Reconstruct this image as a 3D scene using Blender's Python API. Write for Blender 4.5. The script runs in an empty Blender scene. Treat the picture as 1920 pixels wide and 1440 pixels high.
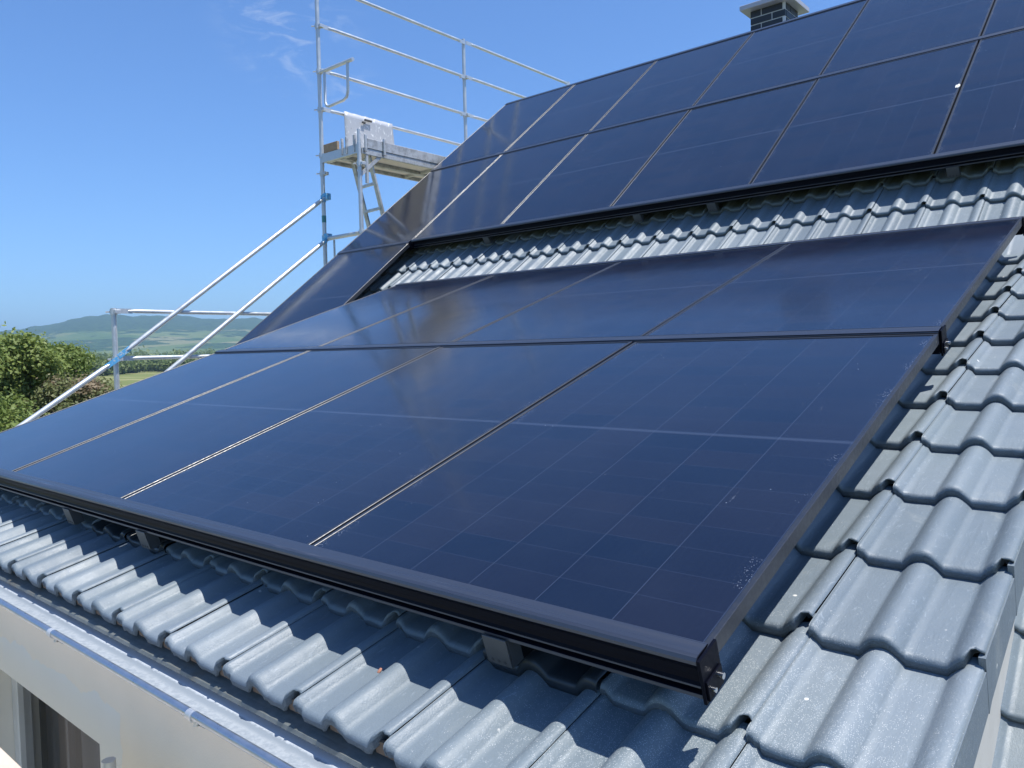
import bpy, math, random
import numpy as np
from mathutils import Matrix, Vector
R = math.radians
S = bpy.context.scene
COL = S.collection
random.seed(7)
RNG = np.random.default_rng(7)

# ------------------------------------------------------------------ camera, sky, sun, exposure
CAM = (0.600, -1.168, 0.511)
right = Vector((0.7582, 0.6516, -0.0229)); fwd = Vector((-0.6518, 0.7571, -0.0447))
fwd.normalize(); down = fwd.cross(right).normalized(); right = down.cross(fwd).normalized()
cd = bpy.data.cameras.new('camera'); cam = bpy.data.objects.new('camera', cd); COL.objects.link(cam)
m = Matrix((right, -down, -fwd)).transposed().to_4x4(); m.translation = CAM
cam.matrix_world = m
cd.sensor_width = 36; cd.lens = 1463.9 / 1920 * 36; cd.clip_start = 0.02; cd.clip_end = 30000
S.camera = cam
SUN = Vector((0.33, 0.10, 1.0)).normalized()         # towards the sun
el = math.asin(SUN.z); az = math.atan2(SUN.x, SUN.y)
sd = bpy.data.lights.new('sun', 'SUN'); sd.energy = 5.0; sd.angle = R(0.53); sd.color = (1.0, 0.968, 0.92)
so = bpy.data.objects.new('sun', sd); COL.objects.link(so); so.location = (5, 3, 20)
so.rotation_euler = SUN.to_track_quat('Z', 'Y').to_euler()
S.view_settings.view_transform = 'Standard'; S.view_settings.look = 'None'
S.view_settings.exposure = 0.36; S.view_settings.gamma = 1
W = bpy.data.worlds.new('World'); S.world = W; W.use_nodes = True
wt = W.node_tree; wt.nodes.clear()
sky = wt.nodes.new('ShaderNodeTexSky'); sky.sky_type = 'NISHITA'; sky.sun_disc = False
sky.sun_elevation = el; sky.sun_rotation = az; sky.altitude = 250; sky.air_density = 1.0; sky.dust_density = 0.6; sky.ozone_density = 2.6
wbg = wt.nodes.new('ShaderNodeBackground'); wbg.inputs['Strength'].default_value = 0.11
wo = wt.nodes.new('ShaderNodeOutputWorld'); wt.links.new(wbg.outputs[0], wo.inputs[0])

# ------------------------------------------------------------------ node helper
class NT:
    def __init__(s, tree): s.t = tree
    def put(s, sock, v):
        if v is None: return
        if isinstance(v, (bpy.types.NodeSocket,)): s.t.links.new(v, sock)
        elif isinstance(v, (tuple, list)) and sock.type == 'RGBA' and len(v) == 3: sock.default_value = (*v, 1)
        else: sock.default_value = v
    def math(s, op, a, b=None, c=None, clamp=False):
        n = s.t.nodes.new('ShaderNodeMath'); n.operation = op; n.use_clamp = clamp
        for i, v in enumerate((a, b, c)): s.put(n.inputs[i], v)
        return n.outputs[0]
    def vmath(s, op, a, b=None):
        n = s.t.nodes.new('ShaderNodeVectorMath'); n.operation = op
        s.put(n.inputs[0], a); s.put(n.inputs[1], b)
        return n.outputs['Value'] if op in ('DOT_PRODUCT', 'LENGTH', 'DISTANCE') else n.outputs['Vector']
    def mix(s, f, a, b, blend='MIX'):
        n = s.t.nodes.new('ShaderNodeMix'); n.data_type = 'RGBA'; n.blend_type = blend
        s.put(n.inputs[0], f); s.put(n.inputs[6], a); s.put(n.inputs[7], b)
        return n.outputs[2]
    def noise(s, vec, scale, detail=4, rough=0.55, dist=0.0, col=False):
        n = s.t.nodes.new('ShaderNodeTexNoise'); s.put(n.inputs['Vector'], vec)
        n.inputs['Scale'].default_value = scale; n.inputs['Detail'].default_value = detail
        n.inputs['Roughness'].default_value = rough; n.inputs['Distortion'].default_value = dist
        return n.outputs['Color' if col else 'Fac']
    def vor(s, vec, scale, feat='F1', out='Distance'):
        n = s.t.nodes.new('ShaderNodeTexVoronoi'); n.feature = feat; s.put(n.inputs['Vector'], vec); n.inputs['Scale'].default_value = scale
        return n.outputs[out]
    def ramp(s, v, lo, hi, a=0.0, b=1.0):
        n = s.t.nodes.new('ShaderNodeMapRange'); n.interpolation_type = 'SMOOTHSTEP'
        for i, x in enumerate((v, lo, hi, a, b)): s.put(n.inputs[i], x)
        return n.outputs[0]
    def white(s, vec):
        n = s.t.nodes.new('ShaderNodeTexWhiteNoise'); s.put(n.inputs['Vector'], vec); return n.outputs['Value']
    def obj(s): return s.t.nodes.new('ShaderNodeTexCoord').outputs['Object']
    def pos(s): return s.t.nodes.new('ShaderNodeNewGeometry').outputs['Position']
    def rnd(s): return s.t.nodes.new('ShaderNodeObjectInfo').outputs['Random']
    def attr(s, name):
        n = s.t.nodes.new('ShaderNodeAttribute'); n.attribute_name = name; return n.outputs['Fac']
    def xyz(s, v):
        n = s.t.nodes.new('ShaderNodeSeparateXYZ'); s.put(n.inputs[0], v); return n.outputs
    def comb(s, x, y, z):
        n = s.t.nodes.new('ShaderNodeCombineXYZ')
        for i, v in enumerate((x, y, z)): s.put(n.inputs[i], v)
        return n.outputs[0]
    def scale(s, v, k): return s.vmath('MULTIPLY', v, k)
    def bump(s, h, strength, dist):
        n = s.t.nodes.new('ShaderNodeBump'); n.inputs['Strength'].default_value = strength; n.inputs['Distance'].default_value = dist
        s.put(n.inputs['Height'], h); return n.outputs[0]

def mat(name, fn):
    M = bpy.data.materials.new(name); M.use_nodes = True
    nt = NT(M.node_tree); p = M.node_tree.nodes['Principled BSDF']
    def setp(**k):
        for a, v in k.items():
            nm = {'base': 'Base Color', 'rough': 'Roughness', 'metal': 'Metallic', 'normal': 'Normal', 'spec': 'Specular IOR Level', 'coat': 'Coat Weight', 'coatr': 'Coat Roughness', 'ior': 'IOR', 'trans': 'Transmission Weight', 'sheen': 'Sheen Weight', 'alpha': 'Alpha', 'tint': 'Specular Tint', 'sheenr': 'Sheen Roughness', 'sheent': 'Sheen Tint'}[a]
            nt.put(p.inputs[nm], v)
    fn(nt, setp); return M

# thin cirrus wisps in the sky itself (by direction)
wn = NT(wt)
wdir = wn.vmath('NORMALIZE', wt.nodes.new('ShaderNodeTexCoord').outputs['Generated'])
def wisp(d, rad, seed):
    d = Vector(d).normalized()
    g = wn.ramp(wn.vmath('DISTANCE', wdir, tuple(d)), rad, 0.0)
    v = wn.vmath('ADD', wn.scale(wdir, (9.0, 9.0, 26.0)), (seed, seed * 2.0, 0))
    n = wn.ramp(wn.noise(v, 2.2, 7, 0.62, 0.9), 0.47, 0.74)
    return wn.math('MULTIPLY', g, n)
cl = wn.math('ADD', wisp((-.768, .521, .374), .10, 1.3), wn.math('MULTIPLY', wisp((-.745, .585, .30), .055, 4.1), .6))
cl = wn.math('MULTIPLY', cl, .38, clamp=True)
skc = wn.mix(1.0, sky.outputs[0], (0.68, 0.985, 1.37), 'MULTIPLY')
wt.links.new(wn.mix(cl, skc, (6.5, 6.9, 7.4)), wbg.inputs['Color'])

# ------------------------------------------------------------------ mesh helper
class MB:
    def __init__(s): s.v = []; s.f = []; s.sm = []
    def add(s, vs, fs, smooth=False):
        n = len(s.v); s.v += [tuple(p) for p in vs]
        for f in fs: s.f.append(tuple(i + n for i in f)); s.sm.append(smooth)
        return s
    def box(s, a, b, bev=0.0):
        x0, y0, z0 = a; x1, y1, z1 = b
        if bev <= 0:
            vs = [(x, y, z) for z in (z0, z1) for y in (y0, y1) for x in (x0, x1)]
            return s.add(vs, [(0, 2, 3, 1), (4, 5, 7, 6), (0, 1, 5, 4), (2, 6, 7, 3), (0, 4, 6, 2), (1, 3, 7, 5)])
        # chamfered box: three quads per corner set
        c = [(x0, x1), (y0, y1), (z0, z1)]; vs = []; idx = {}
        for i in range(8):
            sg = [(i >> k) & 1 for k in range(3)]
            for ax in range(3):
                p = []
                for k in range(3):
                    val = c[k][sg[k]]
                    if k != ax: val += bev if sg[k] == 0 else -bev
                    p.append(val)
                idx[(i, ax)] = len(vs); vs.append(p)
        fs = []
        for ax in range(3):
            u, w = [(1, 2), (2, 0), (0, 1)][ax]
            for sgn in (0, 1):
                q = [sgn << ax, (sgn << ax) | (1 << u), (sgn << ax) | (1 << u) | (1 << w), (sgn << ax) | (1 << w)]
                f = [idx[(i, ax)] for i in q]
                fs.append(f if sgn else f[::-1])
        for ax in range(3):
            u, w = [(1, 2), (2, 0), (0, 1)][ax]
            for su in (0, 1):
                for sw in (0, 1):
                    i0 = (su << u) | (sw << w); i1 = i0 | (1 << ax)
                    f = [idx[(i0, u)], idx[(i1, u)], idx[(i1, w)], idx[(i0, w)]]
                    fs.append(f if su != sw else f[::-1])
        for i in range(8):
            f = [idx[(i, 0)], idx[(i, 1)], idx[(i, 2)]]
            fs.append(f if bin(i).count('1') % 2 else f[::-1])
        return s.add(vs, fs)
    def tube(s, pts, r, n=12, caps=True):
        pts = [Vector(p) for p in pts]; rs = r if isinstance(r, (list, tuple)) else [r] * len(pts)
        rings = []; prev = None
        for i, p in enumerate(pts):
            t = (pts[min(i + 1, len(pts) - 1)] - pts[max(i - 1, 0)]).normalized()
            if prev is None:
                a = Vector((0, 0, 1)) if abs(t.z) < .9 else Vector((1, 0, 0)); u = t.cross(a).normalized()
            else: u = (prev - t * prev.dot(t)).normalized()
            prev = u; w = t.cross(u)
            rings.append([p + (u * math.cos(2 * math.pi * k / n) + w * math.sin(2 * math.pi * k / n)) * rs[i] for k in range(n)])
        vs = [q for rg in rings for q in rg]; fs = []
        for i in range(len(pts) - 1):
            for k in range(n):
                fs.append((i * n + k, i * n + (k + 1) % n, (i + 1) * n + (k + 1) % n, (i + 1) * n + k))
        s.add(vs, fs, True)
        if caps:
            s.add(rings[0], [tuple(range(n))[::-1]]); s.add(rings[-1], [tuple(range(n))])
        return s
    def extrude_x(s, prof, x0, x1, smooth=False, closed=True):
        n = len(prof); vs = [(x0, y, z) for y, z in prof] + [(x1, y, z) for y, z in prof]
        rng = range(n) if closed else range(n - 1)
        s.add(vs, [(i, (i + 1) % n, n + (i + 1) % n, n + i) for i in rng], smooth)
        if closed:
            s.add([(x0, y, z) for y, z in prof], [tuple(range(n))[::-1]]); s.add([(x1, y, z) for y, z in prof], [tuple(range(n))])
        return s
    def prism(s, poly, d):
        n = len(poly); d = Vector(d); a = [Vector(p) for p in poly]; b = [p + d for p in a]
        s.add(a + b, [tuple(range(n))[::-1], tuple(range(n, 2 * n))] + [(i, (i + 1) % n, n + (i + 1) % n, n + i) for i in range(n)])
        return s
    def flat(s, a, b, h, w):
        """rectangular bar from a to b, h along the up-most normal, w across"""
        a = Vector(a); b = Vector(b); t = (b - a).normalized(); up = Vector((0, 0, 1)) if abs(t.z) < .95 else Vector((1, 0, 0))
        u = t.cross(up).normalized() * w / 2; v = u.cross(t).normalized() * h / 2
        c = [a + u + v, a - u + v, a - u - v, a + u - v, b + u + v, b - u + v, b - u - v, b + u - v]
        return s.add(c, [(3, 2, 1, 0), (4, 5, 6, 7), (0, 1, 5, 4), (1, 2, 6, 5), (2, 3, 7, 6), (3, 0, 4, 7)])
    def mesh(s, name):
        me = bpy.data.meshes.new(name); me.from_pydata(s.v, [], s.f); me.polygons.foreach_set('use_smooth', s.sm); me.update(); return me
    def build(s, name, material, parent=None, mw=None):
        import bmesh
        me = s.mesh(name); bm = bmesh.new(); bm.from_mesh(me); bmesh.ops.recalc_face_normals(bm, faces=bm.faces); bm.to_mesh(me); bm.free()
        return link(name, me, material, parent, mw)

def link(name, me, material, parent=None, mw=None):
    o = bpy.data.objects.new(name, me); COL.objects.link(o)
    for mm in (material if isinstance(material, (list, tuple)) else [material]): me.materials.append(mm)
    if parent: o.parent = parent
    if mw is not None: o.matrix_basis = mw
    return o
def tag(o, label, cat, group=None):
    o['label'] = label; o['category'] = cat
    if group: o['group'] = group
    return o
def kind(o, k='structure', label=None, cat=None):
    o['kind'] = k
    if label: o['label'] = label
    if cat: o['category'] = cat
    return o
def thing(name, label, cat, mw=None, group=None):
    o = bpy.data.objects.new(name, None); COL.objects.link(o); o.empty_display_size = .1
    if mw is not None: o.matrix_basis = mw
    return tag(o, label, cat, group)
def copy_tree(root):
    c = root.copy(); COL.objects.link(c)
    for ch in root.children:
        k = ch.copy(); COL.objects.link(k); k.parent = c
        for g in ch.children:
            d = g.copy(); COL.objects.link(d); d.parent = k
    return c

# frames: D = dormer roof (18 deg), Mn = main roof (38 deg); z = 0 is the top of the solar panels
PD = R(18.0); PM = R(37.92)
FD = Matrix.Rotation(PD, 4, 'X')
MX, MY, MZ = -6.276, 4.044, 1.599
FM = Matrix.Translation((0, MY, MZ)) @ Matrix.Rotation(PM, 4, 'X')
PW, PH, GU, GV = 1.134, 1.722, 0.014, 0.0586
def dw(x, y, z): return FD @ Vector((x, y, z))
def mw_(x, s, z): return FM @ Vector((x, s, z))

# ------------------------------------------------------------------ materials
def _tile(n, p):
    o = n.obj(); t = n.attr('tint'); x = n.xyz(o)
    big = n.noise(o, 1.3, 3); mid = n.noise(o, 11, 5, .6); fine = n.noise(o, 260, 2, .6)
    streak = n.noise(n.scale(o, (80, 22, 40)), 1.0, 5, .7, 1.6)
    c = n.mix(t, (.138, .172, .200), (.200, .236, .263))
    lap = n.ramp(n.noise(n.scale(o, (5, 3.2, 1)), 1.0, 6, .7, .6), .56, .70, 0, .5)
    c = n.mix(lap, c, (.27, .29, .285))
    c = n.mix(n.ramp(big, .35, .7, 0, .5), c, (.165, .205, .215))
    c = n.mix(n.ramp(streak, .56, .72, 0, .42), c, (.33, .38, .42))
    c = n.mix(n.ramp(mid, .6, .8, 0, .35), c, (.095, .125, .145))
    run = n.ramp(n.noise(n.scale(o, (24, 1.7, 1)), 1.0, 5, .7, .8), .56, .72, 0, .38)
    c = n.mix(run, c, (.105, .132, .150))
    # pale cutting dust and grit, densest near the corner of the lower panels
    cor = n.math('MULTIPLY', n.ramp(n.vmath('DISTANCE', o, (-.02, -.05, -.16)), .75, .05), 1.0)
    patch = n.math('MAXIMUM', cor, n.ramp(n.noise(o, 2.3, 3), .50, .74, 0, .62))
    spk = n.vor(o, 360); cellr = n.noise(o, 70, 3, .7)
    dust = n.math('MULTIPLY', n.ramp(spk, .30, .20), n.ramp(n.math('ADD', cellr, n.math('MULTIPLY', patch, .30)), .66, .74))
    c = n.mix(n.math('MULTIPLY', dust, .62), c, (.66, .67, .65))
    rare = n.math('MULTIPLY', n.ramp(n.math('ADD', n.vor(o, 13), n.math('MULTIPLY', n.math('SUBTRACT', n.noise(o, 130, 3), .5), .09)), .07, .05), n.ramp(n.noise(o, 5.1, 2), .54, .60))
    c = n.mix(rare, c, (.7, .69, .64))
    rg = n.ramp(mid, .25, .75, .44, .60)
    rg = n.math('ADD', rg, n.math('MULTIPLY', dust, .3))
    h = n.math('ADD', n.math('MULTIPLY', fine, .35), n.math('ADD', n.math('MULTIPLY', mid, 1.2), n.math('MULTIPLY', streak, .4)))
    p(base=c, rough=rg, normal=n.bump(h, .6, .003), spec=.55)
M_TILE = mat('painted_concrete_tile', _tile)
def _tmetal(n, p):
    o = n.obj(); p(base=(.035, .042, .048), rough=n.ramp(n.noise(o, 30), .3, .7, .3, .45), spec=.5)
M_TMETAL = mat('dark_sheet_tile', _tmetal)
def _edge(n, p):
    o = n.obj(); f = n.noise(o, 240, 4, .7)
    p(base=n.mix(f, (.075, .095, .11), (.19, .22, .245)), rough=.75, normal=n.bump(n.noise(o, 330, 3, .7), .9, .004))
M_TEDGE = mat('rough_tile_edge', _edge)
def _frame(n, p):
    o = n.obj(); f = n.noise(n.scale(o, (3, 90, 90)), 1, 3)
    p(base=n.mix(n.ramp(n.noise(o, 420, 2), .70, .78), (.018, .021, .029), (.20, .23, .28)), rough=n.ramp(f, .3, .7, .31, .43), spec=.72)
M_FRAME = mat('black_anodised_frame', _frame)
def _rail(n, p):
    o = n.obj(); f = n.noise(n.scale(o, (1.5, 120, 120)), 1, 3)
    p(base=(.0035, .0042, .009), rough=n.ramp(f, .3, .7, .36, .48), spec=.07)
M_RAIL = mat('black_anodised_rail', _rail)
def _lip(n, p):
    o = n.obj(); f = n.noise(n.scale(o, (1.5, 120, 120)), 1, 3); g = n.noise(n.scale(o, (4, 60, 60)), 1, 4)
    p(base=n.mix(n.ramp(g, .62, .74, 0, .5), (.026, .031, .046), (.09, .10, .13)), rough=n.ramp(f, .3, .7, .26, .40), spec=.9)
M_LIP = mat('satin_anodised_lip', _lip)
def _cells(n, p):
    o = n.obj(); x, y, z = n.xyz(o); r = n.rnd()
    cw, ch, gap = .1845, .0920, .018
    mx = (PW - 6 * cw) / 2; my = (PH - 18 * ch - gap) / 2
    u = n.math('DIVIDE', n.math('SUBTRACT', x, mx), cw)
    upper = n.math('GREATER_THAN', y, PH / 2)
    v = n.math('DIVIDE', n.math('SUBTRACT', n.math('SUBTRACT', y, my), n.math('MULTIPLY', upper, gap)), ch)
    def near(a, w):
        fr = n.math('FRACT', n.math('ADD', a, .5)); d = n.math('ABSOLUTE', n.math('SUBTRACT', fr, .5)); return n.ramp(d, w, w * .5)
    cu = near(u, .0075); cv = near(v, .010)
    mid = n.ramp(n.math('ABSOLUTE', n.math('SUBTRACT', y, PH / 2)), .0075, .0055)
    inside = n.math('MULTIPLY', n.ramp(n.math('ABSOLUTE', n.math('SUBTRACT', x, PW / 2)), PW / 2 - mx + .002, PW / 2 - mx),
                    n.ramp(n.math('ABSOLUTE', n.math('SUBTRACT', y, PH / 2)), PH / 2 - my + .002, PH / 2 - my))
    cell = n.comb(n.math('FLOOR', u), n.math('FLOOR', v), n.math('MULTIPLY', r, 97.0))
    w = n.white(cell)
    busbar = near(n.math('MULTIPLY', u, 10.0), .05)
    c = n.mix(w, (.0008, .0018, .0080), (.0062, .0044, .0085))
    c = n.mix(n.math('MULTIPLY', busbar, .06), c, (.05, .06, .08))
    c = n.mix(n.math('MULTIPLY', cv, .75), c, (.024, .030, .052))
    c = n.mix(n.math('MULTIPLY', cu, .45), c, (.060, .075, .115))
    c = n.mix(n.math('MULTIPLY', mid, .4), c, (.060, .075, .110))
    c = n.mix(inside, (.006, .007, .010), c)
    po = n.vmath('ADD', o, n.comb(n.math('MULTIPLY', r, 31.0), n.math('MULTIPLY', r, 17.0), 0.0))
    film_tone = n.ramp(n.noise(po, 2.1, 5, .6), .35, .8, 0, .016)
    c = n.mix(film_tone, c, (.26, .31, .40))
    sm = n.math('MULTIPLY', n.ramp(n.noise(n.scale(po, (14, 5, 1)), 1, 5, .7, 1.5), .64, .74), n.ramp(n.noise(po, 1.7, 2), .52, .62))
    sp = n.math('MULTIPLY', n.ramp(n.vor(po, 55), .10, .06), n.ramp(n.noise(po, 7, 3), .60, .68))
    # grit along the side edges
    eg = n.ramp(n.math('ABSOLUTE', n.math('SUBTRACT', x, PW / 2)), PW / 2 - .055, PW / 2 - .012)
    grit = n.math('MULTIPLY', n.math('MULTIPLY', n.ramp(n.vor(po, 190), .28, .2), eg), n.ramp(n.noise(po, 9, 3), .48, .62))
    dirt = n.math('MAXIMUM', n.math('MAXIMUM', n.math('MULTIPLY', sm, .16), n.math('MULTIPLY', sp, .55)), n.math('MULTIPLY', grit, .5))
    c = n.mix(dirt, c, (.42, .46, .52))
    wav = n.noise(n.scale(po, (3.0, 1.2, 1)), 1, 2)
    rg = n.math('ADD', n.ramp(n.noise(po, 3, 4), .3, .7, .10, .15), n.math('MULTIPLY', dirt, .5))
    p(base=c, rough=rg, ior=1.80, spec=.5, tint=(.86, .95, 1.0), sheen=.10, sheenr=.42, sheent=(.42, .58, 1.0), normal=n.bump(wav, .10, .01))
M_CELL = mat('monocrystalline_cells_under_glass', _cells)
def _sticker(n, p):
    o = n.obj(); x, y, z = n.xyz(o)
    b = n.math('GREATER_THAN', n.white(n.comb(n.math('FLOOR', n.math('MULTIPLY', x, 900.0)), 3.0, 1.0)), .62)
    p(base=n.mix(n.math('MULTIPLY', b, .7), (.72, .74, .76), (.1, .1, .1)), rough=.5)
M_STICK = mat('white_barcode_sticker', _sticker)
def _galv(n, p):
    o = n.pos(); f = n.noise(o, 9, 5, .65); g = n.vor(o, 60)
    c = n.mix(f, (.42, .45, .47), (.66, .68, .69)); c = n.mix(n.ramp(n.noise(o, 3.1, 5, .7), .6, .78, 0, .6), c, (.36, .35, .33)); c = n.mix(n.math('MULTIPLY', n.ramp(n.noise(n.scale(o, (30, 30, 9)), 1, 4, .7), .62, .70), .7), c, (.82, .82, .80))
    p(base=c, metal=.55, rough=n.ramp(f, .3, .7, .34, .55), normal=n.bump(f, .12, .004))
M_GALV = mat('galvanised_steel', _galv)
def _alu(n, p):
    o = n.pos(); f = n.noise(o, 13, 5, .7)
    p(base=n.mix(n.ramp(f, .4, .68), (.56, .57, .57), (.36, .36, .35)), metal=.5, rough=.5)
M_ALU = mat('weathered_aluminium', _alu)
def _plate(n, p):
    o = n.pos(); f = n.noise(n.scale(o, (16, 16, 9)), 1.0, 6, .72, 1.6); d = n.noise(o, 26, 4)
    c = n.mix(n.ramp(f, .55, .64), (.46, .47, .49), (.86, .86, .84)); c = n.mix(n.ramp(d, .68, .74, 0, .8), c, (.16, .15, .13))
    p(base=c, metal=.2, rough=.5, normal=n.bump(f, .15, .004))
M_PLATE = mat('plaster_spattered_plate', _plate)
def _ply(n, p):
    o = n.pos(); f = n.noise(n.scale(o, (26, 2.2, 6)), 1, 5, .6)
    p(base=n.mix(f, (.62, .57, .46), (.78, .74, .64)), rough=.75)
M_PLY = mat('pale_plywood', _ply)
def _wood(n, p):
    o = n.pos(); f = n.noise(n.scale(o, (20, 2, 20)), 1, 5, .6)
    p(base=n.mix(f, (.20, .13, .08), (.40, .31, .22)), rough=.8)
M_WOOD = mat('weathered_toe_board', _wood)
def _blue(n, p):
    o = n.pos(); f = n.noise(o, 32, 4, .7)
    p(base=n.mix(n.ramp(f, .52, .64), (.10, .38, .66), (.50, .55, .58)), rough=.5, metal=.1)
M_BLUE = mat('blue_painted_clamp', _blue)
def _steel(n, p): p(base=(.62, .63, .65), metal=1.0, rough=.25)
M_BOLT = mat('stainless_bolt', _steel)
def _zinc(n, p):
    o = n.pos(); x, y, z = n.xyz(o)
    f = n.noise(n.scale(o, (3, 9, 9)), 1, 5, .65); g = n.noise(o, 70, 4, .72)
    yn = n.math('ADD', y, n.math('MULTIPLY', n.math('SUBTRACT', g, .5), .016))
    film_tone = n.math('MULTIPLY', n.ramp(yn, -.232, -.242), n.ramp(z, -.314, -.324))  # gutter floor toned differently, with a mottled paler band towards the bead
    pale_band = n.math('MULTIPLY', film_tone, n.ramp(n.math('ADD', yn, n.math('MULTIPLY', n.math('SUBTRACT', f, .5), .03)), -.246, -.262))
    c = n.mix(f, (.52, .57, .62), (.64, .68, .72)); c = n.mix(n.math('MULTIPLY', film_tone, .95), c, (.20, .235, .27)); c = n.mix(n.math('MULTIPLY', pale_band, n.ramp(g, .38, .62, .25, .85)), c, (.37, .40, .42))
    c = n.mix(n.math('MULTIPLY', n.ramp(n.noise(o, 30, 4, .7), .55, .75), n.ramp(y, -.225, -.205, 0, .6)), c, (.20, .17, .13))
    p(base=c, metal=n.math('SUBTRACT', .2, n.math('MULTIPLY', film_tone, .2)), rough=n.math('ADD', n.ramp(f, .3, .7, .26, .42), n.math('MULTIPLY', film_tone, .25)), normal=n.bump(n.noise(n.scale(o, (4, 14, 14)), 1, 2), .12, .01))
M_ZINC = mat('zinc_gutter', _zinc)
M_BEAD = mat('rolled_zinc_bead', lambda n, p: p(base=n.mix(n.noise(n.pos(), 40, 5, .7), (.30, .36, .43), (.46, .51, .57)), metal=.85, rough=n.ramp(n.noise(n.pos(), 22, 4), .3, .7, .26, .42)))
def _drip(n, p):
    o = n.pos(); f = n.noise(o, 42, 5, .7); g = n.noise(n.scale(o, (7, 3, 3)), 1, 4)
    c = n.mix(f, (.10, .115, .11), (.25, .27, .26)); c = n.mix(n.ramp(g, .5, .75, 0, .6), c, (.17, .13, .08))
    p(base=c, metal=.35, rough=.5)
M_DRIP = mat('dirty_drip_sheet', _drip)
def _render(n, p):
    o = n.obj(); x, y, z = n.xyz(o)
    wob = n.math('MULTIPLY', n.math('SUBTRACT', n.noise(n.scale(o, (3, 1, 3)), 1.6, 5, .6), .5), .16)
    xx = n.math('ADD', x, wob); zz = n.math('ADD', z, wob)
    band = n.math('MULTIPLY', n.math('LESS_THAN', zz, -.625), n.math('LESS_THAN', xx, -1.955))
    f = n.noise(o, 6, 5, .6); g = n.noise(o, 190, 3, .6)
    c = n.mix(f, (.755, .675, .545), (.815, .735, .61))
    c = n.mix(n.ramp(n.noise(n.scale(o, (4, 1, 9)), 1, 5, .7), .62, .75, 0, .4), c, (.59, .53, .44))
    c = n.mix(band, c, n.mix(f, (.69, .675, .615), (.735, .72, .67)))
    p(base=c, rough=.85, normal=n.bump(n.math('MULTIPLY', g, n.math('SUBTRACT', 1.0, n.math('MULTIPLY', band, .7))), .25, .003))
M_WALL = mat('grey_render', _render)
def _cheek(n, p):
    o = n.pos(); f = n.noise(o, 8, 5, .65); p(base=n.mix(f, (.50, .48, .43), (.62, .60, .55)), rough=.8)
M_CHEEK = mat('cream_render', _cheek)
def plain(name, c, rough=.5, metal=0.0, spec=.5, var=.12, sc=8):
    def fn(n, p):
        f = n.noise(n.obj(), sc, 4, .6)
        p(base=n.mix(f, tuple(k * (1 - var) for k in c), tuple(min(1, k * (1 + var)) for k in c)), rough=rough, metal=metal, spec=spec)
    return mat(name, fn)
M_WFRAME = plain('light_grey_window_frame', (.52, .54, .55), .4)
M_CURT = plain('grey_curtain', (.105, .108, .115), .9, var=.25, sc=3)
M_DARK = plain('dim_room', (.06, .06, .06), .9)
def _glass(n, p): p(base=(.02, .025, .03), rough=.03, alpha=.18)
M_GLASS = mat('window_glass', _glass)
M_BRICK = plain('black_slip_brick', (.022, .024, .03), .45, var=.35, sc=30)
M_MORTAR = plain('pale_mortar', (.62, .61, .62), .85)
M_CAP = plain('pale_metal_cap', (.44, .43, .47), .5, metal=.2)
M_DECK = mat('speckled_deck_board', lambda n, p: p(base=n.mix(n.noise(n.pos(), 14, 6, .7, .8), (.46, .37, .29), (.72, .63, .54)), rough=.85, normal=n.bump(n.noise(n.pos(), 60, 4), .3, .004)))
M_BRKT = plain('dull_zinc_block', (.12, .12, .12), .42, metal=.5, var=.2, sc=25)

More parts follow.
